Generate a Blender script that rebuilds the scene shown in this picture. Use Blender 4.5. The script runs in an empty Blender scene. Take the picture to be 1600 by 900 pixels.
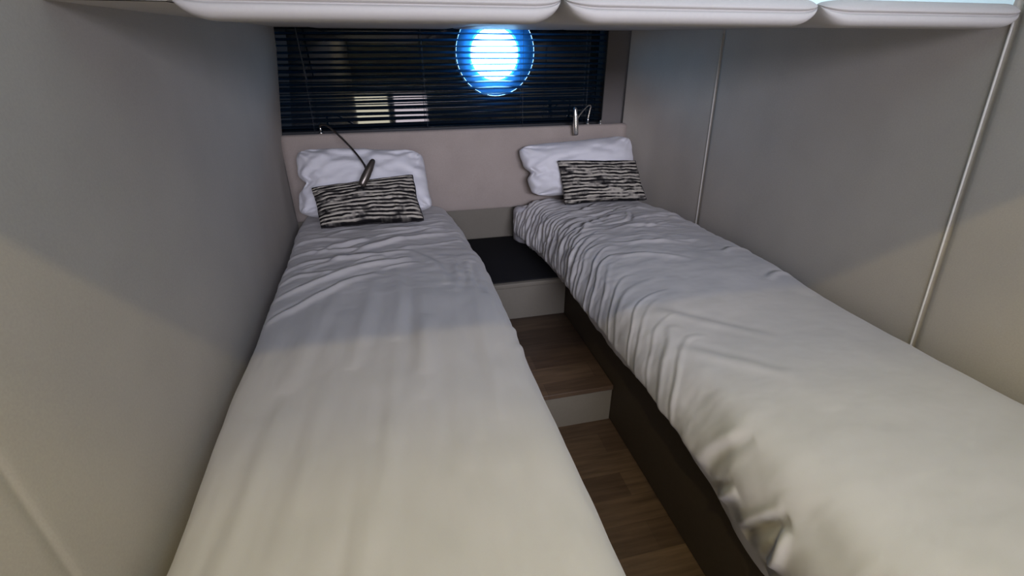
import bpy, bmesh, math, random
import numpy as np
from mathutils import Vector, Matrix

H = 1.31                      # camera height above the lowest floor; heights below are given relative to the eye
S = bpy.context.scene
COL = S.collection
PI = math.pi

# ------------------------------------------------------------------ camera, world, lights, exposure
cd = bpy.data.cameras.new('camera'); cam = bpy.data.objects.new('camera', cd); COL.objects.link(cam)
cd.sensor_width = 36; cd.lens = 740 / 1600 * 36; cd.clip_start = 0.01
cam.location = (0, 0, H)
cam.rotation_euler = (math.radians(90 - 26.874), 0, math.radians(-13.554))
S.camera = cam

S.view_settings.view_transform = 'Standard'; S.view_settings.look = 'None'
S.view_settings.exposure = -0.32; S.view_settings.gamma = 1; S.view_settings.use_curve_mapping = False

w = bpy.data.worlds.new('world'); S.world = w; w.use_nodes = True
w.node_tree.nodes['Background'].inputs[0].default_value = (0.5, 0.6, 0.8, 1)
w.node_tree.nodes['Background'].inputs[1].default_value = 0.3

def area(name, loc, target, size, energy, color, spread=180):
    l = bpy.data.lights.new(name, 'AREA'); l.shape = 'RECTANGLE'
    l.size, l.size_y = size; l.energy = energy; l.color = color; l.spread = math.radians(spread)
    o = bpy.data.objects.new(name, l); COL.objects.link(o)
    o.location = Vector(loc) + Vector((0, 0, H))
    o.rotation_euler = (Vector(target) - Vector(loc)).to_track_quat('-Z', 'Y').to_euler()
    return o
def spot(name, loc, target, energy, color, angle, blend, r):
    l = bpy.data.lights.new(name, 'SPOT'); l.energy = energy; l.color = color
    l.spot_size = math.radians(angle); l.spot_blend = blend; l.shadow_soft_size = r
    o = bpy.data.objects.new(name, l); COL.objects.link(o)
    o.location = Vector(loc) + Vector((0, 0, H))
    o.rotation_euler = (Vector(target) - Vector(loc)).to_track_quat('-Z', 'Y').to_euler()
    return o
# ceiling downlights of the saloon behind the camera (the edge of the raised ceiling cuts their beams)
spot('downlight_warm_white', (-0.05, -0.25, 0.69), (0.35, 0.5, -0.7), 32, (1.0, 0.80, 0.38), 165, 0.6, 0.005)
spot('downlight_yellow', (0.30, -0.145, 0.69), (0.2, 0.2, -0.7), 17, (1.0, 0.81, 0.16), 165, 0.6, 0.03)
# added cool fill high behind the camera, an unseen source
area('overhead_fill', (0.5, -1.05, 0.66), (0.6, 1.6, -0.6), (1.4, 0.5), 1.5, (0.80, 0.82, 1.0))
# added cool fill above the low panes, brightening pillows and headboard
area('far_end_fill', (0.45, -1.5, 0.42), (0.5, 2.4, -0.5), (1.6, 0.4), 14, (0.82, 0.83, 1.0), 60)
# added cool area light in the ceiling well over the camera, brightening the fascia
area('fascia_fill', (0.75, 0.45, 0.385), (0.75, 0.45, -1), (0.5, 0.3), 1.2, (0.66, 0.88, 1.0))

# ------------------------------------------------------------------ helpers
def mesh_obj(name, verts, faces, mat, parent=None, smooth=True, kind=None, uv=None):
    me = bpy.data.meshes.new(name)
    V = np.array(verts, float).reshape(-1, 3).copy(); V[:, 2] += H
    if parent is not None:
        V -= np.array(parent.matrix_basis.translation) if parent.get('_w') is None else np.array(list(parent['_w']))
    me.from_pydata(V.tolist(), [], [list(map(int, f)) for f in faces]); me.update()
    if smooth:
        me.polygons.foreach_set('use_smooth', [True] * len(me.polygons))
    if uv is not None:
        l = me.uv_layers.new(name='UVMap')
        vi = np.zeros(len(me.loops), int); me.loops.foreach_get('vertex_index', vi)
        l.data.foreach_set('uv', np.array(uv, float)[vi].ravel())
    o = bpy.data.objects.new(name, me); COL.objects.link(o)
    if mat: me.materials.append(mat)
    if parent is not None: o.parent = parent
    if kind: o['kind'] = kind
    return o

def recalc(o):
    bm = bmesh.new(); bm.from_mesh(o.data); bmesh.ops.recalc_face_normals(bm, faces=bm.faces); bm.to_mesh(o.data); bm.free(); return o

def thing(name, label, cat, loc, group=None):
    o = bpy.data.objects.new(name, None); COL.objects.link(o)
    o.empty_display_size = 0.05
    o.location = Vector(loc) + Vector((0, 0, H)); o['label'] = label; o['category'] = cat
    if group: o['group'] = group
    return o
def tag(o, label, cat, group=None):
    o['label'] = label; o['category'] = cat
    if group: o['group'] = group
    return o

def box_bm(lo, hi, bevel=0.0, seg=3):
    bm = bmesh.new()
    bmesh.ops.create_cube(bm, size=1)
    for v in bm.verts:
        v.co = Vector([(lo[i] + hi[i]) / 2 + v.co[i] * (hi[i] - lo[i]) for i in range(3)])
    if bevel:
        bmesh.ops.bevel(bm, geom=bm.edges[:], offset=bevel, segments=seg, profile=0.5, affect='EDGES')
    return bm
def bm_obj(name, bm, mat, parent=None, smooth=False, kind=None):
    bmesh.ops.recalc_face_normals(bm, faces=bm.faces)
    bm.verts.index_update()
    V = [v.co[:] for v in bm.verts]; F = [[v.index for v in f.verts] for f in bm.faces]; bm.free()
    o = mesh_obj(name, V, F, mat, parent, smooth, kind)
    return o
def box(name, lo, hi, mat, parent=None, bevel=0.0, kind=None, seg=3):
    o = bm_obj(name, box_bm(lo, hi, bevel, seg), mat, parent, False, kind)
    if bevel:
        for p in o.data.polygons: p.use_smooth = True
        try: o.data.set_sharp_from_angle(angle=math.radians(40))
        except Exception: pass
    return o
def merge_bm(bms):
    out = bmesh.new()
    for b in bms:
        m = bpy.data.meshes.new('tmp'); b.to_mesh(m); b.free(); out.from_mesh(m); bpy.data.meshes.remove(m)
    return out

def grid_faces(nu, nv, off=0, flip=False):
    F = []
    for i in range(nu - 1):
        for j in range(nv - 1):
            a = off + i * nv + j; f = [a, a + nv, a + nv + 1, a + 1]
            F.append(f[::-1] if flip else f)
    return F

def catmull(P, n):
    P = np.array(P, float); Q = np.vstack([2 * P[0] - P[1], P, 2 * P[-1] - P[-2]])
    out = []
    for i in range(1, len(Q) - 2):
        for t in np.linspace(0, 1, n, endpoint=False):
            a, b, c, d = Q[i - 1], Q[i], Q[i + 1], Q[i + 2]
            out.append(0.5 * ((2 * b) + (-a + c) * t + (2 * a - 5 * b + 4 * c - d) * t * t + (-a + 3 * b - 3 * c + d) * t ** 3))
    out.append(P[-1]); return np.array(out)

def tube(pts, rad, seg=12, n=8):
    """swept tube with rounded closed ends; rad: number or list per control point"""
    C = catmull(pts, n)
    R = np.interp(np.linspace(0, 1, len(C)), np.linspace(0, 1, len(pts)), rad if hasattr(rad, '__len__') else [rad] * len(pts))
    V, F = [], []
    T = np.gradient(C, axis=0); T /= np.linalg.norm(T, axis=1)[:, None]
    up = np.array([0.3, 0.1, 1.0]) if abs(T[0][2]) < 0.9 else np.array([1.0, 0.2, 0])
    nrm = np.cross(T[0], up); nrm /= np.linalg.norm(nrm)
    for i, (c, t) in enumerate(zip(C, T)):
        nrm = nrm - t * np.dot(nrm, t); nrm /= np.linalg.norm(nrm); b = np.cross(t, nrm)
        for k in range(seg):
            a = 2 * PI * k / seg; V.append(c + R[i] * (nrm * math.cos(a) + b * math.sin(a)))
    for i in range(len(C) - 1):
        for k in range(seg):
            F.append([i * seg + k, i * seg + (k + 1) % seg, (i + 1) * seg + (k + 1) % seg, (i + 1) * seg + k])
    F.append(list(range(seg))[::-1]); F.append([(len(C) - 1) * seg + k for k in range(seg)])
    return V, F
def lathe(axis0, axis1, prof, seg=24):
    """prof: list of (t along the axis 0..1, radius)"""
    a = np.array(axis0, float); d = np.array(axis1, float) - a; t = d / np.linalg.norm(d)
    up = np.array([0, 1.0, 0.2]) if abs(t[2]) > 0.7 else np.array([0, 0, 1.0])
    n = np.cross(t, up); n /= np.linalg.norm(n); b = np.cross(t, n)
    V, F = [], []
    for (s, r) in prof:
        for k in range(seg):
            q = 2 * PI * k / seg; V.append(a + d * s + max(r, 1e-5) * (n * math.cos(q) + b * math.sin(q)))
    for i in range(len(prof) - 1):
        for k in range(seg):
            F.append([i * seg + k, i * seg + (k + 1) % seg, (i + 1) * seg + (k + 1) % seg, (i + 1) * seg + k])
    F.append(list(range(seg))[::-1]); F.append([(len(prof) - 1) * seg + k for k in range(seg)])
    return V, F

# value noise, vectorised
_r = np.random.RandomState(7); _T = _r.rand(256, 256)
def vnoise(x, y):
    x = np.asarray(x, float); y = np.asarray(y, float)
    xi = np.floor(x).astype(int); yi = np.floor(y).astype(int); fx = x - xi; fy = y - yi
    fx = fx ** 3 * (fx * (fx * 6 - 15) + 10); fy = fy ** 3 * (fy * (fy * 6 - 15) + 10)
    g = lambda i, j: _T[i & 255, j & 255]
    return ((g(xi, yi) * (1 - fx) + g(xi + 1, yi) * fx) * (1 - fy) + (g(xi, yi + 1) * (1 - fx) + g(xi + 1, yi + 1) * fx) * fy) * 2 - 1
def fbm(x, y, o=4):
    s = 0; a = 1
    for k in range(o): s = s + a * vnoise(x * 2 ** k + 17.3 * k, y * 2 ** k + 5.1 * k); a *= 0.5
    return s
def sstep(a, b, x):
    t = np.clip((np.asarray(x, float) - a) / (b - a), 0, 1); return t * t * (3 - 2 * t)

# ------------------------------------------------------------------ materials
def mat(name, color=(0.5, 0.5, 0.5), rough=0.6, metal=0.0, spec=0.5):
    m = bpy.data.materials.new(name); m.use_nodes = True
    b = m.node_tree.nodes['Principled BSDF']
    b.inputs['Base Color'].default_value = (*color, 1); b.inputs['Roughness'].default_value = rough
    b.inputs['Metallic'].default_value = metal; b.inputs['Specular IOR Level'].default_value = spec
    return m
def nodes(m): return m.node_tree.nodes, m.node_tree.links, m.node_tree.nodes['Principled BSDF']
def fabric(name, color, var=0.06, scale=300, bump=0.15, rough=0.9, sheen=0.0, mottle=6, dist=0.0006):
    m = mat(name, color, rough, spec=0.15); N, L, b = nodes(m)
    tc = N.new('ShaderNodeTexCoord')
    n1 = N.new('ShaderNodeTexNoise'); n1.inputs['Scale'].default_value = mottle; n1.inputs['Detail'].default_value = 6
    n2 = N.new('ShaderNodeTexNoise'); n2.inputs['Scale'].default_value = scale; n2.inputs['Detail'].default_value = 3
    L.new(tc.outputs['Object'], n1.inputs['Vector']); L.new(tc.outputs['Object'], n2.inputs['Vector'])
    ad = N.new('ShaderNodeMath'); ad.operation = 'ADD'; L.new(n1.outputs['Fac'], ad.inputs[0]); L.new(n2.outputs['Fac'], ad.inputs[1])
    hf = N.new('ShaderNodeMath'); hf.operation = 'MULTIPLY'; hf.inputs[1].default_value = 0.5; L.new(ad.outputs[0], hf.inputs[0])
    cr = N.new('ShaderNodeValToRGB'); cr.color_ramp.elements[0].position = 0.3; cr.color_ramp.elements[1].position = 0.7
    cr.color_ramp.elements[0].color = (*[c * (1 - var) for c in color], 1); cr.color_ramp.elements[1].color = (*[min(1, c * (1 + var)) for c in color], 1)
    L.new(hf.outputs[0], cr.inputs[0]); L.new(cr.outputs[0], b.inputs['Base Color'])
    bp = N.new('ShaderNodeBump'); bp.inputs['Strength'].default_value = bump; bp.inputs['Distance'].default_value = dist
    L.new(n2.outputs['Fac'], bp.inputs['Height']); L.new(bp.outputs[0], b.inputs['Normal'])
    if sheen: b.inputs['Sheen Weight'].default_value = sheen
    return m

M_wall = fabric('suede_wall_lining', (0.40, 0.365, 0.325), 0.07, 260, 0.25, 0.85, 0.1)
M_ceil = fabric('padded_ceiling_vinyl', (0.40, 0.38, 0.365), 0.03, 200, 0.1, 0.5)
M_head = fabric('headboard_suede', (0.33, 0.28, 0.25), 0.09, 220, 0.25, 0.85, 0.1, 9)
M_trim = fabric('seam_piping_vinyl', (0.52, 0.50, 0.46), 0.03, 200, 0.1, 0.75)
M_gap = mat('dark_joint', (0.06, 0.055, 0.05), 0.9)
M_sheet = fabric('cotton_bedding', (0.475, 0.455, 0.45), 0.03, 900, 0.15, 0.85, 0.15, 5, 0.0003)
M_pill = fabric('cotton_pillowcase', (0.66, 0.65, 0.68), 0.02, 900, 0.1, 0.85, 0.15, 5, 0.0003)
M_matt = fabric('mattress_ticking', (0.54, 0.53, 0.56), 0.03, 700, 0.15)
M_base = fabric('bed_base_laminate', (0.06, 0.046, 0.032), 0.08, 80, 0.05, 0.6)
M_riser = fabric('cream_step_riser', (0.17, 0.153, 0.125), 0.04, 90, 0.05, 0.55)
M_mat = fabric('black_rubber_mat', (0.012, 0.012, 0.014), 0.2, 400, 0.3, 0.85)
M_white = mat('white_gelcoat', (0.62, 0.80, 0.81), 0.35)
M_chrome = mat('brushed_steel', (0.75, 0.73, 0.70), 0.22, 1.0)
M_bronze = mat('dark_bronze', (0.16, 0.14, 0.125), 0.35, 0.9)
M_black = mat('black_recess', (0.01, 0.01, 0.012), 0.6)

def wood():
    m = mat('oak_look_floor', (0.2, 0.13, 0.08), 0.45); N, L, b = nodes(m)
    tc = N.new('ShaderNodeTexCoord'); mp = N.new('ShaderNodeMapping'); mp.inputs['Rotation'].default_value = (0, 0, 0)
    L.new(tc.outputs['Object'], mp.inputs[0])
    br = N.new('ShaderNodeTexBrick'); br.inputs['Scale'].default_value = 1; br.inputs['Brick Width'].default_value = 0.42; br.inputs['Row Height'].default_value = 0.095
    br.inputs['Mortar Size'].default_value = 0.0012; br.inputs['Color1'].default_value = (0.068, 0.042, 0.027, 1); br.inputs['Color2'].default_value = (0.125, 0.08, 0.05, 1)
    br.inputs['Mortar'].default_value = (0.07, 0.045, 0.03, 1)
    L.new(mp.outputs[0], br.inputs['Vector'])
    mp2 = N.new('ShaderNodeMapping'); mp2.inputs['Scale'].default_value = (4, 45, 20); L.new(tc.outputs['Object'], mp2.inputs[0])
    no = N.new('ShaderNodeTexNoise'); no.inputs['Scale'].default_value = 1.5; no.inputs['Detail'].default_value = 8; L.new(mp2.outputs[0], no.inputs['Vector'])
    mx = N.new('ShaderNodeMix'); mx.data_type = 'RGBA'; mx.blend_type = 'OVERLAY'; mx.inputs[0].default_value = 0.7
    L.new(br.outputs['Color'], mx.inputs[6]); L.new(no.outputs['Fac'], mx.inputs[7]); L.new(mx.outputs[2], b.inputs['Base Color'])
    return m
M_wood = wood()

def ikat(name, seed):
    """woven cushion: rows of broken cream, grey and black dashes, laid out on the UVs"""
    m = mat(name, (0.5, 0.5, 0.5), 0.9, spec=0.1); N, L, b = nodes(m)
    uv = N.new('ShaderNodeUVMap')
    wob = N.new('ShaderNodeTexNoise'); wob.inputs['Scale'].default_value = 5; wob.inputs['Detail'].default_value = 2; L.new(uv.outputs[0], wob.inputs['Vector'])
    sp = N.new('ShaderNodeSeparateXYZ'); L.new(uv.outputs[0], sp.inputs[0])
    def M(op, a, b_=None, c=None):
        n = N.new('ShaderNodeMath'); n.operation = op
        for i, q in enumerate((a, b_, c)):
            if q is None: continue
            if isinstance(q, (int, float)): n.inputs[i].default_value = q
            else: L.new(q, n.inputs[i])
        return n.outputs[0]
    v = M('ADD', sp.outputs[1], M('MULTIPLY', M('SUBTRACT', wob.outputs['Fac'], 0.5), 0.10))
    row = M('MULTIPLY', v, 25.0)
    fl = M('FLOOR', row)
    fr = M('FRACT', row)
    cx = N.new('ShaderNodeCombineXYZ')
    L.new(M('MULTIPLY', sp.outputs[0], 5.5), cx.inputs[0]); L.new(M('MULTIPLY', fl, 7.37), cx.inputs[1]); cx.inputs[2].default_value = seed
    n1 = N.new('ShaderNodeTexNoise'); n1.inputs['Scale'].default_value = 1.0; n1.inputs['Detail'].default_value = 3; n1.inputs['Roughness'].default_value = 0.6
    L.new(cx.outputs[0], n1.inputs['Vector'])
    alt = M('MULTIPLY', M('SUBTRACT', M('MODULO', fl, 2.0), 0.5), 0.21)
    val = M('ADD', n1.outputs['Fac'], alt)
    cr = N.new('ShaderNodeValToRGB'); e = cr.color_ramp.elements
    e[0].position = 0.42; e[0].color = (0.012, 0.011, 0.012, 1); e[1].position = 0.60; e[1].color = (0.47, 0.43, 0.37, 1)
    k = e.new(0.50); k.color = (0.13, 0.12, 0.11, 1)
    L.new(val, cr.inputs[0]); L.new(cr.outputs[0], b.inputs['Base Color'])
    pr = M('SINE', M('MULTIPLY', fr, PI))
    bp = N.new('ShaderNodeBump'); bp.inputs['Strength'].default_value = 0.7; bp.inputs['Distance'].default_value = 0.004
    L.new(pr, bp.inputs['Height']); L.new(bp.outputs[0], b.inputs['Normal'])
    return m

def emis(name, color, strength):
    m = bpy.data.materials.new(name); m.use_nodes = True; N = m.node_tree.nodes; L = m.node_tree.links; N.clear()
    e = N.new('ShaderNodeEmission'); e.inputs[0].default_value = (*color, 1); e.inputs[1].default_value = strength
    o = N.new('ShaderNodeOutputMaterial'); L.new(e.outputs[0], o.inputs[0]); return m

def slat_mat():
    m = bpy.data.materials.new('black_lacquer_slat'); m.use_nodes = True; N, L, b = nodes(m)
    b.inputs['Base Color'].default_value = (0.012, 0.016, 0.022, 1); b.inputs['Roughness'].default_value = 0.28
    tr = N.new('ShaderNodeBsdfTranslucent'); tr.inputs[0].default_value = (0.05, 0.28, 0.60, 1)
    mx = N.new('ShaderNodeMixShader'); mx.inputs[0].default_value = 0.30
    o = N['Material Output']; L.new(b.outputs[0], mx.inputs[1]); L.new(tr.outputs[0], mx.inputs[2]); L.new(mx.outputs[0], o.inputs[0])
    return m

# ------------------------------------------------------------------ walls, floor, ceiling
YB = 2.45
def wr(y):   # right wall line at bed height
    return np.interp(y, [-1.6, 1.3, 1.6, 1.85, 2.05, 2.25, 2.38, 2.45], [1.335, 1.335, 1.332, 1.318, 1.30, 1.268, 1.235, 1.20])
def wl(y):
    return np.interp(y, [-1.6, 0.5, 1.2, 1.7, 2.45], [-0.43, -0.446, -0.466, -0.485, -0.512])
def seam_lean(y, z):   # the joints of the hull lining lean a little aft towards the deck
    return (z + 0.33) * (0.10 * math.exp(-((y - 0.85) / 0.25) ** 2) + 0.055 * math.exp(-((y - 1.85) / 0.2) ** 2))
def side_wall(name, fx, seams, lean, flip):
    ys = list(np.linspace(-1.6, YB, 90))
    for s in seams: ys += [s + d for d in (-0.03, -0.018, -0.010, -0.005, -0.0025, 0, 0.0025, 0.005, 0.010, 0.018, 0.03)]
    ys = np.array(sorted(set(np.round(ys, 4))))
    zs = np.linspace(-H, 1.0, 24)
    V = []
    for y in ys:
        g = sum(math.exp(-((y - s) / 0.007) ** 2) * 0.007 for s in seams)
        for z in zs:
            yy = y + seam_lean(y, z) if not flip else y
            x = fx(yy) + (lean(y, z) if lean else 0) + (g if not flip else -0.18 * g)
            V.append((x, yy, z))
    return mesh_obj(name, V, grid_faces(len(ys), len(zs), flip=not flip), M_wall, kind='structure')
wl_lean = lambda y, z: 0.07 * float(sstep(1.2, 2.45, y)) * float(np.clip((z + 0.45) / 0.5, 0, 1))
side_wall('wall_left', wl, [0.482], wl_lean, True)
side_wall('wall_right', wr, [0.847, 1.853], None, False)
# light piping along each joint of the right wall, a faint one on the left wall
for i, (s, r, dx) in enumerate(((0.853, 0.0026, 0.0005), (1.858, 0.0020, 0.0005))):
    V, F = tube([(float(wr(s + seam_lean(s, z))) - dx, s + seam_lean(s, z), z) for z in (-0.95, -0.6, -0.2, 0.05)], r, 10, 6)
    mesh_obj('trim_%d' % (i + 1), V, F, M_trim, kind='structure')

box('floor', (-0.6, -1.65, -H - 0.05), (1.5, 2.6, -H + 0.01), M_wood, kind='structure')
# back wall: below the headboard, and the pier at the right of the window
box('wall_back', (-0.6, YB, -H), (1.35, YB + 0.03, -0.40), M_riser, kind='structure')
box('trim_4', (1.092, YB + 0.035, -0.41), (1.35, YB + 0.16, 0.4), fabric('shaded_wall_fabric', (0.15, 0.135, 0.128), 0.05, 200, 0.1), kind='structure')  # wall fabric darkened in colour to stand in for the shade beside the blind
box('trim_5', (-0.62, YB + 0.03, -0.40), (1.35, YB + 0.28, -0.375), M_black, kind='structure')      # sill of the window recess
box('trim_6', (-0.62, YB, 0.10), (1.35, YB + 0.28, 0.14), M_black, kind='structure')               # head of the recess
box('trim_7', (-0.64, YB, -0.40), (-0.60, YB + 0.28, 0.4), M_black, kind='structure')
# wall behind the camera, with two low glowing panes added to reflect in the hull glass
PW = [(-0.62, -0.03), (0.05, 0.47)]
PZ = (-0.95, -0.53)
wb = [box_bm((-0.6, -1.6, -H), (1.45, -1.56, PZ[0])), box_bm((-0.6, -1.6, PZ[1]), (1.45, -1.56, 1.0)),
      box_bm((-0.03, -1.6, PZ[0]), (0.05, -1.56, PZ[1])), box_bm((0.47, -1.6, PZ[0]), (1.45, -1.56, PZ[1]))]
bm_obj('wall_front', merge_bm(wb), M_wall, kind='structure')
for i, (a, b) in enumerate(PW):
    box('window_%d' % (i + 2), (a, -1.59, PZ[0]), (b, -1.58, PZ[1]), emis('reflection_pane_%s' % ('warm', 'pale')[i], ((1, 0.93, 0.72), (1, 0.88, 0.96))[i], 9.5), kind='structure')

# raised ceiling: well over the beds' feet, its rear edge cuts the downlights; saloon ceiling behind
box('ceiling', (-0.6, -1.65, 0.72), (1.5, 0.06, 0.77), M_white, kind='structure')
box('ceiling_well', (-0.6, 0.04, 0.40), (1.5, 0.95, 0.43), M_white, kind='structure')
box('trim_8', (-0.6, 0.04, 0.43), (1.5, 0.055, 0.74), M_white, kind='structure')
box('trim_10', (-0.6, 0.905, 0.062), (-0.302, 0.93, 0.41), M_wall, kind='structure')
box('trim_9', (-0.30, 0.905, 0.075), (1.5, 0.93, 0.41), M_white, kind='structure')                   # white fascia over the padded lip
box('ceiling_back', (-0.6, 0.93, 0.13), (1.5, YB + 0.1, 0.16), M_gap, kind='structure')

# padded ceiling boards: underside, bull-nosed front edge with a sewn seam
def ceiling_panel(x0, x1, first=False, last=False, name='ceiling_panel'):
    prof = catmull([(0.905, 0.084), (0.885, 0.083), (0.873, 0.075), (0.868, 0.0655), (0.8735, 0.0605), (0.868, 0.0560), (0.869, 0.046), (0.880, 0.0385), (0.905, 0.0360),
                    (0.96, 0.0385), (1.15, 0.047), (1.6, 0.060), (2.1, 0.070), (2.448, 0.076)], 6)
    n = 48; V = []
    for i in range(n):
        t = i / (n - 1); t = 0.5 - 0.5 * math.cos(PI * t) if True else t
        for (y, z) in prof:
            a = x0(y) if callable(x0) else x0; b = x1(y) if callable(x1) else x1
            x = a + (b - a) * t
            e = min(x - a, b - x); r = 0.06 if y < 1.1 else 0.035
            k = 0.0 if e > r else 1 - math.sqrt(max(0, 1 - (1 - e / r) ** 2))
            zc = 0.075 if y < 1.0 else z + 0.012
            zz = z + (zc - z) * k * (1.0 if y < 1.0 else 0.8)
            yy = y + k * 0.03 * float(1 - sstep(0.95, 1.1, y))
            V.append((x, yy, zz))
    o = mesh_obj(name, V, grid_faces(n, len(prof)), M_ceil, kind='structure')
    return o
g = 0.004
V = []
for y in np.linspace(0.904, 2.448, 30):
    for t in np.linspace(0, 1, 6):
        V.append((wl(y) - 0.03 + (-0.30 - g - wl(y) + 0.03) * t, y, float(np.interp(y, [0.904, 1.6, 2.45], [0.0605, 0.070, 0.080]))))
mesh_obj('trim_3', V, grid_faces(30, 6), M_wall, kind='structure')
ceiling_panel(-0.30 + g, 0.305 - g, name='ceiling_panel')
ceiling_panel(0.305 + g, 0.825 - g, name='ceiling_panel')
ceiling_panel(0.825 + g, lambda y: float(wr(y)) + 0.004, name='ceiling_panel')

# ------------------------------------------------------------------ porthole window behind the blind
YP = 2.585; CX, CZ = 0.538, -0.022
M_glass = mat('tinted_hull_glass', (0.002, 0.008, 0.016), 0.03, spec=0.5)
M_glass.node_tree.nodes['Principled BSDF'].inputs['IOR'].default_value = 1.7
def annulus_plate():
    V, F = [], []; n = 72
    x0, x1, z0, z1 = -0.62, 1.12, -0.40, 0.13; R = 0.105
    # the ring hole is clipped at the top of the pane
    for k in range(n):
        a = 2 * PI * k / n; c, s = math.cos(a), math.sin(a)
        V.append((CX + 0.198 * c, YP, CZ + min(0.148, 0.198 * s)))
        t = min((x1 - CX) / c if c > 1e-6 else (x0 - CX) / c if c < -1e-6 else 9, (z1 - CZ) / s if s > 1e-6 else (z0 - CZ) / s if s < -1e-6 else 9)
        V.append((CX + t * c, YP, CZ + t * s))
    for k in range(n):
        a, b = 2 * k, 2 * ((k + 1) % n); F.append([a, a + 1, b + 1, b])
    return V, F
V, F = annulus_plate()
win = mesh_obj('window_1', V, F, M_glass, kind='structure', smooth=False)
# surround coloured blue to paint the halo, frame ring, pane domed to light it
n = 72; DX, DZ = 0.529, -0.027
def turned(profile, cx, cz):
    V, F = [], []
    for (y, r) in profile:
        for k in range(n):
            a = 2 * PI * k / n; V.append((cx + r * math.cos(a), y, cz + r * math.sin(a)))
    for i in range(len(profile) - 1):
        for k in range(n): F.append([i * n + k, i * n + (k + 1) % n, (i + 1) * n + (k + 1) % n, (i + 1) * n + k])
    return V, F
port = thing('porthole', 'round porthole glowing bright blue-white behind the black blind', 'porthole', (CX, YP, CZ))
V, F = turned([(YP + 0.002, 0.205), (YP - 0.001, 0.200), (YP - 0.001, 0.15), (YP - 0.006, 0.132), (YP - 0.009, 0.122), (YP + 0.001, 0.118)], CX - 0.004, CZ - 0.002)
mesh_obj('surround', V, F, mat('halo_tinted_surround', (0.04, 0.34, 0.80), 0.5), port)
V, F = [], []; m_ = 10
for k in range(n):
    a = 2 * PI * k / n
    for j in range(m_):
        b = 2 * PI * j / m_; r = 0.200 + 0.0035 * math.cos(b)
        V.append((CX + r * math.cos(a), YP - 0.003 + 0.0035 * math.sin(b), CZ + r * math.sin(a)))
for k in range(n):
    for j in range(m_): F.append([k * m_ + j, ((k + 1) % n) * m_ + j, ((k + 1) % n) * m_ + (j + 1) % m_, k * m_ + (j + 1) % m_])
mesh_obj('rim', V, F, M_chrome, port)
V, F = turned([(YP - 0.005, 0.117), (YP - 0.028, 0.117), (YP - 0.035, 0.112), (YP - 0.041, 0.095), (YP - 0.045, 0.06), (YP - 0.047, 0.001)], DX, DZ)
mesh_obj('glass_pane', V, F, emis('porthole_daylight', (0.24, 0.58, 1.0), 26.0), port)

# ------------------------------------------------------------------ venetian blind
YS = 2.508
M_slat = slat_mat()
blind = thing('venetian_blind', 'black glossy venetian blind across the window above the headboard', 'blind', (0.3, YS, -0.375))
V, F = [], []
x0, x1 = -0.585, 1.086; wS = 0.044
z = -0.333; k = 0
while z < 0.085:
    cr = 0.0036; nx = 24; nw = 8; base = len(V)
    jig = 0.0012 * math.sin(k * 2.3)
    for i in range(nx):
        x = x0 + (x1 - x0) * i / (nx - 1)
        sag = 0.0012 * math.sin(x * 5 + k * 1.7)
        for j in range(nw):
            s = j / (nw - 1) * 2 - 1
            V.append((x, YS + s * wS / 2, z + cr * (1 - s * s) + sag + jig * s + 0.0040 * s))
    F += grid_faces(nx, nw, base)
    z += 0.0262; k += 1
mesh_obj('slats', V, F, M_slat, blind)
box('bottom_rail', (x0, YS - 0.02, -0.372), (x1, YS + 0.02, -0.352), M_black, blind, bevel=0.003)
box('recess_side_strip', (1.0875, YS - 0.03, -0.372), (1.0915, YS + 0.072, 0.098), M_black, blind)  # added black strip, keeps the porthole's blue light off the recess side
box('head_rail', (x0, YS - 0.022, 0.079), (x1, YS + 0.022, 0.0985), M_black, blind, bevel=0.003)
M_cord = mat('dark_cord', (0.05, 0.06, 0.075), 0.5)
for xc in (-0.36, 0.17, 0.655, 1.0):
    V, F = [], []
    for dy in (-0.0235, 0.0235):
        v, f = tube([(xc, YS + dy, -0.36), (xc, YS + dy, -0.1), (xc, YS + dy, 0.085)], 0.0009, 6, 4)
        f = [[q + len(V) for q in ff] for ff in f]; V += v; F += f
    mesh_obj('ladder_cord', V, F, M_cord, blind)
V, F = tube([(-0.362, YS - 0.034, 0.085), (-0.360, YS - 0.036, 0.0), (-0.352, YS - 0.038, -0.135)], 0.0028, 10, 6)
mesh_obj('tilt_wand', V, F, M_cord, blind)

# ------------------------------------------------------------------ headboard
def headboard():
    n = 60; V = []
    prof = catmull([(2.443, -0.771), (2.432, -0.771), (2.4215, -0.762), (2.418, -0.70), (2.416, -0.55), (2.418, -0.40), (2.420, -0.368), (2.430, -0.3585), (2.443, -0.3575)], 5)
    for i in range(n):
        t = i / (n - 1)
        for (y, z) in prof:
            a, b = wl(y) + 0.004 , float(wr(y)) - 0.004
            x = a + (b - a) * t
            V.append((x, y + 0.0016 * math.sin(x * 9 + z * 7), z))
    return mesh_obj('headboard', V, grid_faces(n, len(prof)), M_head)
hb = headboard(); recalc(hb)
tag(hb, 'long beige suede headboard panel spanning behind both beds under the blind', 'headboard')
sh = hb.modifiers.new('thick', 'SOLIDIFY'); sh.thickness = 0.004; sh.offset = -1

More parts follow.
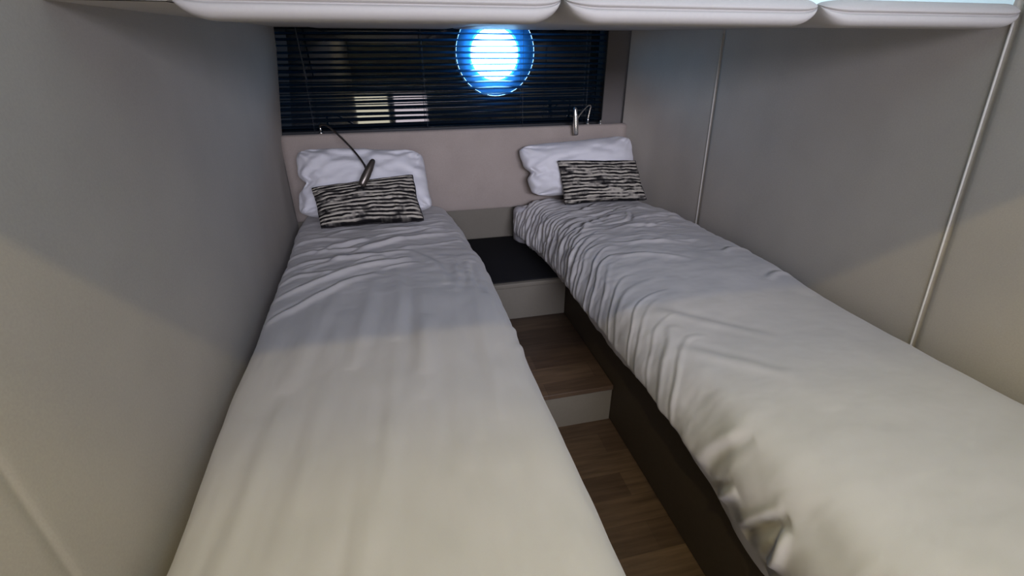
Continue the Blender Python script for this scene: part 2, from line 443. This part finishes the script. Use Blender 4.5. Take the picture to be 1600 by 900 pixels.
# ------------------------------------------------------------------ steps and mat
ZU, ZM = -0.942, -1.13
t = thing('upper_step', 'highest cream-fronted step between the beds carrying a black mat', 'step', (0.45, 2.1, -H))
box('tread', (0.20, 1.845, ZU - 0.022), (0.704, YB - 0.005, ZU), M_riser, t, bevel=0.004)
box('riser', (0.20, 1.858, ZM - 0.001), (0.704, 1.878, ZU - 0.022), M_riser, t)
o = box('step_mat', (0.215, 1.862, ZU + 0.0004), (0.70, YB - 0.03, ZU + 0.007), M_mat, bevel=0.002)
tag(o, 'flat black mat lying on the upper step below the headboard', 'mat')
t = thing('middle_step', 'middle wood-topped step with a cream riser in the aisle between the beds', 'step', (0.45, 1.55, -H))
box('tread', (0.20, 1.292, ZM - 0.02), (0.704, 1.857, ZM), M_wood, t, bevel=0.002)
box('riser', (0.20, 1.30, -H + 0.011), (0.704, 1.32, ZM - 0.02), M_riser, t)

# ------------------------------------------------------------------ beds
def bed(label, xa, xb, y0, ztop, base_x, name='single_bed'):
    t = thing(name, label, 'bed', ((base_x[0] + base_x[1]) / 2, 1.2, -H + 0.01))
    box('bed_base', (base_x[0], y0 + 0.05, -H + 0.011), (base_x[1], YB - 0.01, -0.952), M_base, t, bevel=0.004)
    # mattress following the walls
    ys = np.linspace(y0, 2.405, 50)
    bm = bmesh.new(); rings = []
    for y in ys:
        a, b = xa(y), xb(y); e = min(y - y0, 2.405 - y); q = 0.03; k = 0 if e > q else q - math.sqrt(max(0, q * q - (q - e) ** 2))
        pts = []
        for (cx, cz, a0) in ((b - 0.03, ztop - 0.03, 0), (a + 0.03, ztop - 0.03, 90), (a + 0.03, -0.95 + 0.03, 180), (b - 0.03, -0.95 + 0.03, 270)):
            for s in range(5):
                an = math.radians(a0 + s * 22.5)
                x = cx + 0.03 * math.cos(an); z = cz + 0.03 * math.sin(an)
                x += -k if cx > (a + b) / 2 else k; z += -k if cz > -0.85 else k
                pts.append(bm.verts.new((x, y, z)))
        rings.append(pts)
    for r0, r1 in zip(rings, rings[1:]):
        for i in range(len(r0)): bm.faces.new((r0[i], r0[(i + 1) % len(r0)], r1[(i + 1) % len(r0)], r1[i]))
    bm.faces.new(rings[0]); bm.faces.new(rings[-1][::-1])
    bm_obj('mattress', bm, M_matt, t, smooth=True)
    return t
Y0 = 0.10
lx1 = lambda y: np.interp(y, [0, 1.7, 2.0, 2.33, 2.41], [0.29, 0.295, 0.275, 0.235, 0.20])
bed('single bed along the left wall, left of the aisle steps', lambda y: float(wl(y)) + 0.03, lambda y: float(lx1(y)) - 0.045, Y0 + 0.05, -0.745, (-0.40, 0.195))
bed('wider single bed along the right wall with a dark brown base', lambda y: float(np.interp(y, [0, 1.9, 2.25, 2.33, 2.41], [0.70, 0.69, 0.65, 0.578, 0.572])), lambda y: float(wr(y)) - 0.03, Y0 + 0.05, -0.745, (0.706, 1.31))

def fold_field(A, Y, folds):
    """sum of soft ridges (amp>0) and creases (amp<0) along polylines given on the cloth in metres"""
    h = np.zeros_like(A)
    for (pts, wd, amp) in folds:
        pts = np.array(pts, float)
        if len(pts) > 2: pts = catmull(pts, 3)
        seg = np.linalg.norm(np.diff(pts, axis=0), axis=1); cum = np.concatenate([[0], np.cumsum(seg)]); Lt = cum[-1]
        lo = pts.min(0) - wd * 3.5; hi = pts.max(0) + wd * 3.5
        msk = (A > lo[0]) & (A < hi[0]) & (Y > lo[1]) & (Y < hi[1])
        if not msk.any(): continue
        a, y = A[msk], Y[msk]
        best = np.full(a.shape, 1e9); tt = np.zeros(a.shape); sd = np.zeros(a.shape)
        for i in range(len(seg)):
            p, q = pts[i], pts[i + 1]; d = (q - p) / max(seg[i], 1e-9)
            u = np.clip((a - p[0]) * d[0] + (y - p[1]) * d[1], 0, seg[i])
            dx, dy = a - p[0] - u * d[0], y - p[1] - u * d[1]; dd = np.hypot(dx, dy)
            c = dd < best; best = np.where(c, dd, best); tt = np.where(c, (cum[i] + u) / Lt, tt); sd = np.where(c, np.sign(d[0] * dy - d[1] * dx), sd)
        tap = np.sin(np.clip(tt, 0.0, 1.0) * PI) ** 0.6
        r = best / wd
        # a ridge has a crease at one foot, which reads as pulled cloth
        h[msk] += amp * tap * (np.exp(-r ** 2) - 0.45 * np.exp(-((sd * r - 1.5) / 0.8) ** 2))
    return h

def cloth(name, profile, y0, y1, folds, noise_fn, na, ny, label, foot=0.05, head=0.02, under=0.07):
    """profile(y) -> list of (x,z) control points across; arc coordinate a is measured so that a == x on the flat top"""
    ys = np.linspace(y0, y1, ny); P = np.zeros((na, ny, 3)); A = np.zeros((na, ny)); Yg = np.zeros((na, ny))
    for j, y in enumerate(ys):
        c = catmull(profile(y), 10); sl = np.concatenate([[0], np.cumsum(np.linalg.norm(np.diff(c, axis=0), axis=1))])
        s = np.linspace(0, sl[-1], na); x = np.interp(s, sl, c[:, 0]); zz = np.interp(s, sl, c[:, 1])
        mid = na // 2; A[:, j] = x[mid] + (s - s[mid]) * (1 if x[-1] > x[0] else -1); Yg[:, j] = y
        P[:, j, 0] = x; P[:, j, 1] = y; P[:, j, 2] = zz
    def normals(Q):
        du = np.gradient(Q, axis=0); dv = np.gradient(Q, axis=1); n = np.cross(du, dv); n /= np.linalg.norm(n, axis=2)[:, :, None] + 1e-12
        n *= np.where(n[na // 2, ny // 2, 2] > 0, 1, -1); return n
    N_ = normals(P)
    h = fold_field(A, Yg, folds) + noise_fn(A, Yg, P)
    P = P + N_ * h[:, :, None]
    # roll the cloth over at the foot and the head
    for (e, r) in ((Yg - y0, foot), (y1 - Yg, head)):
        k = np.clip(1 - e / r, 0, 1); drop = r * (1 - np.sqrt(np.clip(1 - k ** 2, 0, 1)))
        P[:, :, 2] -= drop
    o = mesh_obj(name, P.reshape(-1, 3), grid_faces(na, ny), M_sheet)
    if o.data.polygons[len(o.data.polygons) // 2].normal.z < 0: o.data.flip_normals()
    md = o.modifiers.new('thick', 'SOLIDIFY'); md.thickness = 0.006; md.offset = -1
    tag(o, label, 'duvet')
    return o

# ---- left duvet
def prof_left(y):
    a = float(wl(y)) + 0.019 + 0.012 * float(sstep(0.9, 1.6, y)); b = float(lx1(y))
    zt = -0.700 - 0.010 * float(sstep(1.9, 2.3, y))
    return [(a + 0.006, -0.86), (a, -0.79), (a + 0.008, zt - 0.035), (a + 0.05, zt - 0.006), (a + 0.18, zt), (0.5 * (a + b), zt + 0.006), (b - 0.16, zt), (b - 0.055, zt - 0.010),
            (b - 0.012, zt - 0.045), (b + 0.004, zt - 0.11), (b - 0.002, zt - 0.20), (b - 0.02, zt - 0.27)]
random.seed(4)
FL = [([(-0.45, 1.44), (-0.30, 1.52), (-0.16, 1.60), (0.02, 1.66)], 0.013, 0.011),
      ([(-0.43, 1.30), (-0.33, 1.38), (-0.20, 1.49), (-0.10, 1.55)], 0.014, 0.009),
      ([(-0.46, 1.66), (-0.33, 1.72), (-0.15, 1.70), (0.03, 1.73)], 0.012, 0.010),
      ([(-0.46, 1.80), (-0.35, 1.83), (-0.16, 1.80), (0.0, 1.86)], 0.011, 0.009),
      ([(-0.30, 1.82), (-0.14, 1.90), (0.0, 1.95), (0.17, 2.02)], 0.011, -0.010),
      ([(-0.22, 1.76), (-0.05, 1.84), (0.10, 1.90), (0.25, 1.96)], 0.012, 0.009),
      ([(-0.46, 1.92), (-0.36, 1.97), (-0.22, 1.94)], 0.011, 0.008),
      ([(-0.15, 2.02), (0.02, 2.00), (0.18, 2.07)], 0.010, 0.007),
      ([(-0.45, 1.56), (-0.36, 1.60), (-0.24, 1.59)], 0.010, 0.007),
      ([(-0.40, 1.88), (-0.25, 1.87), (-0.05, 1.93), (0.1, 1.99)], 0.010, 0.007),
      ([(0.235, 1.34), (0.225, 1.48), (0.235, 1.62)], 0.014, -0.007),
      ([(0.02, 1.72), (0.10, 1.60), (0.12, 1.42)], 0.020, 0.005),
      ([(0.16, 1.70), (0.17, 1.52), (0.14, 1.36)], 0.018, 0.005),
      ([(-0.05, 1.58), (-0.03, 1.35), (-0.05, 1.1)], 0.020, 0.005),
      ([(-0.12, 1.50), (-0.13, 1.28), (-0.16, 1.0)], 0.025, 0.006),
      ([(-0.24, 1.42), (-0.27, 1.2), (-0.30, 0.95)], 0.025, 0.006),
      ([(0.28, 1.12), (0.31, 1.17), (0.36, 1.18)], 0.014, 0.0028),
      ([(0.27, 1.02), (0.30, 1.07), (0.36, 1.09)], 0.014, 0.0025)]
for k in range(16):      # fan of small pulls at the pillow end
    y = random.uniform(1.55, 2.12); x = random.uniform(-0.42, 0.10); l = random.uniform(0.1, 0.24); s = random.uniform(0.1, 0.45)
    FL.append(([(x, y), (x + l / 2, y + s * l / 2 + 0.005), (x + l, y + s * l)], random.uniform(0.007, 0.012), random.uniform(0.003, 0.006)))
for k in range(14):      # long shallow runs down the length
    x = random.uniform(-0.36, 0.2); y = random.uniform(0.3, 1.1); l = random.uniform(0.3, 0.55)
    FL.append(([(x, y), (x + 0.02, y + l / 2), (x + 0.03, y + l)], random.uniform(0.018, 0.03), random.uniform(0.002, 0.004)))
def nz_left(A, Y, P):
    far = sstep(1.1, 1.8, Y)
    return 0.006 * fbm(A * 5, Y * 3.2, 3) * (0.6 + 0.6 * far) + 0.0022 * fbm(A * 11 + 3, Y * 30, 3) * far + 0.0012 * fbm(A * 40, Y * 9, 2) * (1 - far) * 0.7
FL = [(p, w_, a_ * 1.4) for p, w_, a_ in FL]
cloth('duvet', prof_left, Y0, 2.385, FL, nz_left, 230, 460, 'grey-white duvet on the left bed, lit warm and smooth towards its foot')

# ---- right duvet
def prof_right(y):
    f = float(sstep(1.9, 2.33, y)); nr = float(sstep(0.85, 0.45, y))
    b = float(wr(y)) - 0.012
    e = 0.628 - 0.045 * f
    zt = -0.695 - 0.014 * f + 0.008 * math.sin(y * 5.0)
    hem = -0.950 - 0.065 * nr + 0.006 * math.sin(y * 9)
    return [(b, -0.80), (b - 0.002, zt - 0.05), (b - 0.03, zt - 0.012), (b - 0.12, zt), (1.02, zt + 0.008), (0.86, zt + 0.004), (e + 0.105, zt - 0.008), (e + 0.04, zt - 0.035),
            (e + 0.002, zt - 0.09), (e - 0.010, zt - 0.15), (e + 0.006, 0.4 * zt + 0.6 * hem - 0.02), (e + 0.044 + 0.012 * (1 - f), hem)][::-1]
FR = []
random.seed(11)
y = 0.80
while y < 2.34:          # gathers: from the hem up the side, over the edge and on to the top
    far = float(sstep(1.1, 2.0, y))
    st = random.uniform(0.022, 0.040) if y > 1.4 else random.uniform(0.035, 0.085)
    r = random.uniform
    L_ = r(0.05, 0.14) + 0.20 * far * r(0.2, 1)
    FR.append(([(0.43, y - 0.01 + r(-.01, .01)), (0.52, y + 0.0), (0.62, y + 0.05 + r(-.015, .015)), (0.68, y + 0.11), (0.68 + L_ * 0.5, y + 0.15 + r(-.02, .02)), (0.68 + L_, y + 0.16 + r(-.03, .03))],
               r(0.006, 0.012), (0.0026 + 0.0060 * far) * r(0.6, 1.2)))
    y += st
FR += [([(0.78, 1.98), (0.92, 1.99), (1.08, 2.08)], 0.010, -0.010),
       ([(0.70, 1.72), (0.80, 1.86), (0.92, 1.94)], 0.011, 0.010),
       ([(0.84, 1.82), (0.98, 1.84), (1.05, 1.97)], 0.010, -0.009),
       ([(0.82, 1.74), (0.98, 1.76), (1.16, 1.74)], 0.012, 0.009),
       ([(0.80, 2.05), (0.92, 2.14), (1.0, 2.22)], 0.010, 0.008),
       ([(0.78, 1.60), (0.94, 1.56), (1.10, 1.54)], 0.013, 0.007),
       ([(0.72, 1.50), (0.88, 1.45), (1.0, 1.38)], 0.014, 0.006),
       ([(0.98, 2.02), (1.10, 2.03), (1.20, 1.98)], 0.010, 0.007),
       ([(1.08, 1.90), (1.18, 1.88), (1.28, 1.80)], 0.012, 0.006),
       ([(1.16, 1.42), (1.24, 1.46), (1.31, 1.44)], 0.012, 0.007),
       ([(1.18, 1.20), (1.25, 1.24), (1.31, 1.23)], 0.013, 0.006),
       ([(0.66, 0.95), (0.74, 0.86), (0.86, 0.72)], 0.020, 0.004),
       ([(0.70, 1.12), (0.80, 1.02), (0.95, 0.88)], 0.020, 0.004),
       # pinched corner at the foot
       ([(0.44, 0.62), (0.49, 0.60), (0.55, 0.56)], 0.013, 0.014),
       ([(0.42, 0.54), (0.47, 0.515), (0.55, 0.475), (0.60, 0.45)], 0.014, -0.018),
       ([(0.46, 0.45), (0.52, 0.43), (0.58, 0.44)], 0.012, 0.016),
       ([(0.38, 0.47), (0.42, 0.44), (0.47, 0.40)], 0.015, 0.012),
       ([(0.50, 0.66), (0.57, 0.64), (0.66, 0.60)], 0.018, -0.008)]
for k in range(22):
    y = random.uniform(1.55, 2.25); x = random.uniform(0.68, 1.05); l = random.uniform(0.1, 0.25); s = random.uniform(-0.1, 0.5)
    FR.append(([(x, y), (x + l / 2, y + s * l / 2 + 0.006), (x + l, y + s * l)], random.uniform(0.007, 0.012), random.uniform(0.003, 0.006)))
def nz_right(A, Y, P):
    far = sstep(1.1, 1.8, Y); side = sstep(0.72, 0.60, A)
    return 0.006 * fbm(A * 4.5, Y * 3, 3) + 0.0022 * fbm(A * 12 + 3, Y * 26, 3) * (0.25 + far) * (1 + side) + 0.007 * side * fbm(A * 6 + 9, Y * 7, 2)
cloth('duvet', prof_right, Y0, 2.345, FR, nz_right, 270, 460, 'off-white duvet on the right bed with gathers hanging over its aisle edge')

# ------------------------------------------------------------------ pillows and cushions
def pillow(name, BL, BR, TR, TL, front, back, label, material, cat, ear=0.015, notch=0.0, wr_amp=0.004, seed=0, n=70, power=0.42, piping=None, sag=0.0, group=None, round_c=1.0):
    BL, BR, TR, TL = map(lambda q: np.array(q, float), (BL, BR, TR, TL))
    nu, nv = n, int(n * 0.62)
    nrm = np.cross(BR - BL, TL - BL); nrm /= np.linalg.norm(nrm)
    if nrm[1] > 0: nrm = -nrm
    U, V_ = np.meshgrid(np.linspace(0, 1, nu), np.linspace(0, 1, nv), indexing='ij')
    # ease so that the rim is finely sampled
    U = 0.5 - 0.5 * np.cos(PI * U); V_ = 0.5 - 0.5 * np.cos(PI * V_)
    uu, vv = 2 * U - 1, 2 * V_ - 1
    # rim drawn in between the corner ears
    su = uu * (1 - ear * 2.0 * (1 - vv ** 2) * np.abs(uu)); sv = vv * (1 - ear * 3.0 * (1 - uu ** 2) * np.abs(vv))
    rc = 0.075 * (np.abs(uu) ** 7) * (np.abs(vv) ** 7)
    su = su * (1 - rc * round_c); sv = sv * (1 - rc * 2.2 * round_c)
    if notch:   # the open end of the pillowcase is nipped in below the middle
        su = su + notch * np.exp(-((vv + 0.05) / 0.16) ** 2) * sstep(-0.35, -1.0, uu)
    rim = 0.012 * fbm(uu * 2.5 + seed, vv * 2.5, 2)
    su = su + rim * np.abs(uu) ** 3; sv = sv + rim * np.abs(vv) ** 3 * 1.5
    a, b = (su + 1) / 2, (sv + 1) / 2
    P = (BL * ((1 - a) * (1 - b))[..., None] + BR * (a * (1 - b))[..., None] + TR * (a * b)[..., None] + TL * ((1 - a) * b)[..., None])
    T = (np.clip((1 - uu ** 2) * (1 - vv ** 2), 0, 1)) ** power
    T = T * (1 - sag * vv)
    wrk = wr_amp * fbm(uu * 3.2 + seed * 3, vv * 4.5 + seed, 4) * np.clip(T * 3, 0, 1)
    # radial pulls from the corners and the nipped end
    for (cu, cv) in ((-1, 1), (1, 1), (-1, -1), (1, -1), (-1, -0.05) if notch else (-1, 1)):
        ang = np.arctan2(vv - cv, uu - cu); rr = np.hypot(uu - cu, vv - cv)
        wrk = wrk + wr_amp * 0.9 * np.sin(ang * 11 + seed) * np.exp(-(rr / 0.55) ** 2) * np.clip(T * 2.5, 0, 1)
    Fp = P + nrm * (front * T + wrk)[..., None]; Bp = P - nrm * (back * T)[..., None]
    VV = np.vstack([Fp.reshape(-1, 3), Bp.reshape(-1, 3)]); off = nu * nv
    F = grid_faces(nu, nv) + grid_faces(nu, nv, off, True)
    UV = np.vstack([np.stack([U, V_], -1).reshape(-1, 2)] * 2)
    o = mesh_obj(name, VV, F, material, uv=UV)
    bm = bmesh.new(); bm.from_mesh(o.data); bmesh.ops.remove_doubles(bm, verts=bm.verts, dist=1e-5); bmesh.ops.recalc_face_normals(bm, faces=bm.faces); bm.to_mesh(o.data); bm.free()
    tag(o, label, cat, group)
    if piping is not None:
        rimp = [P[i, 0] for i in range(0, nu, 3)] + [P[-1, j] for j in range(0, nv, 3)] + [P[i, -1] for i in range(nu - 1, -1, -3)] + [P[0, j] for j in range(nv - 1, -1, -3)]
        v, f = tube(rimp, [0.0035 + 0.0012 * math.sin(q * 1.9) for q in range(len(rimp))], 8, 2)
        mesh_obj('piping', v, f, piping, o)
        for vert in o.children[0].data.vertices: vert.co.z += 0
    return o

pillow('pillow', (-0.455, 2.215, -0.690), (0.150, 2.185, -0.690), (0.130, 2.365, -0.440), (-0.440, 2.365, -0.405), 0.120, 0.035,
       'white pillow on the left bed leaning on the headboard, reading lamp hanging over it', M_pill, 'pillow', ear=0.012, notch=0.14, seed=2.0, wr_amp=0.011)
pillow('pillow', (0.660, 2.30, -0.690), (1.225, 2.26, -0.680), (1.212, 2.372, -0.405), (0.590, 2.372, -0.438), 0.120, 0.03,
       'white pillow on the right bed standing against the headboard by the wall', M_pill, 'pillow', ear=0.010, notch=0.10, seed=5.0, wr_amp=0.009)
M_ik1, M_ik2 = ikat('woven_dashes', 1.3), ikat('woven_dashes_two', 8.6)
M_pipe = fabric('dark_fringe', (0.03, 0.028, 0.03), 0.5, 150, 0.4)
pillow('cushion', (-0.345, 2.045, -0.685), (0.092, 2.040, -0.685), (0.066, 2.165, -0.500), (-0.372, 2.165, -0.535), 0.062, 0.028,
       'small black and cream woven cushion on the left bed, its top right corner raised', M_ik1, 'cushion', ear=0.02, seed=7.0, wr_amp=0.003, n=60, round_c=0.3, piping=M_pipe, sag=0.15)
pillow('cushion', (0.785, 2.150, -0.690), (1.215, 2.120, -0.690), (1.180, 2.225, -0.505), (0.760, 2.225, -0.485), 0.062, 0.028,
       'small black and cream woven cushion on the right bed, leaning straight on the pillow', M_ik2, 'cushion', ear=0.02, seed=3.0, wr_amp=0.003, n=60, round_c=0.3, piping=M_pipe, sag=0.15)

# ------------------------------------------------------------------ reading lamps and switch
def lamp(label, base, neck, h0, h1, m_neck, m_head, prof):
    t = thing('reading_lamp', label, 'lamp', base, 'gooseneck reading lamps')
    v, f = lathe(base, (base[0], base[1], base[2] + 0.03), [(0, 0.0075), (0.08, 0.0085), (0.25, 0.0085), (0.3, 0.0055), (0.85, 0.0055), (1.0, 0.004)])
    mesh_obj('lamp_base', v, f, M_chrome, t)
    v, f = tube(neck, 0.0046, 10, 10); mesh_obj('gooseneck', v, f, m_neck, t)
    v, f = lathe(h0, h1, prof); mesh_obj('lamp_head', v, f, m_head, t)
    return t
HP = [(0, 0.003), (0.02, 0.008), (0.08, 0.0115), (0.35, 0.0160), (0.65, 0.0180), (0.92, 0.0165), (0.98, 0.014), (1.0, 0.010)]
lamp('dark bronze gooseneck reading lamp bent down over the left pillow', (-0.326, 2.436, -0.357),
     [(-0.326, 2.436, -0.330), (-0.322, 2.425, -0.317), (-0.290, 2.385, -0.314), (-0.240, 2.33, -0.350), (-0.185, 2.26, -0.400), (-0.140, 2.165, -0.445), (-0.128, 2.115, -0.468)],
     (-0.093, 2.125, -0.422), (-0.155, 2.078, -0.520), M_bronze, M_bronze, HP)
lamp('bright chrome gooseneck reading lamp upright above the right pillow', (0.994, 2.436, -0.357),
     [(0.994, 2.436, -0.330), (1.0, 2.434, -0.29), (1.002, 2.43, -0.268), (0.985, 2.42, -0.262), (0.955, 2.40, -0.278), (0.925, 2.385, -0.305), (0.912, 2.38, -0.318)],
     (0.897, 2.375, -0.262), (0.909, 2.372, -0.398), M_chrome, M_chrome, [(a, b * 0.82) for a, b in HP])
v, f = lathe((1.066, 2.437, -0.357), (1.066, 2.437, -0.337), [(0, 0.009), (0.2, 0.009), (0.3, 0.006), (0.8, 0.0065), (1.0, 0.004)])
o = mesh_obj('push_switch', v, f, M_chrome); tag(o, 'tiny round chrome switch on the ledge right of the chrome lamp', 'switch')
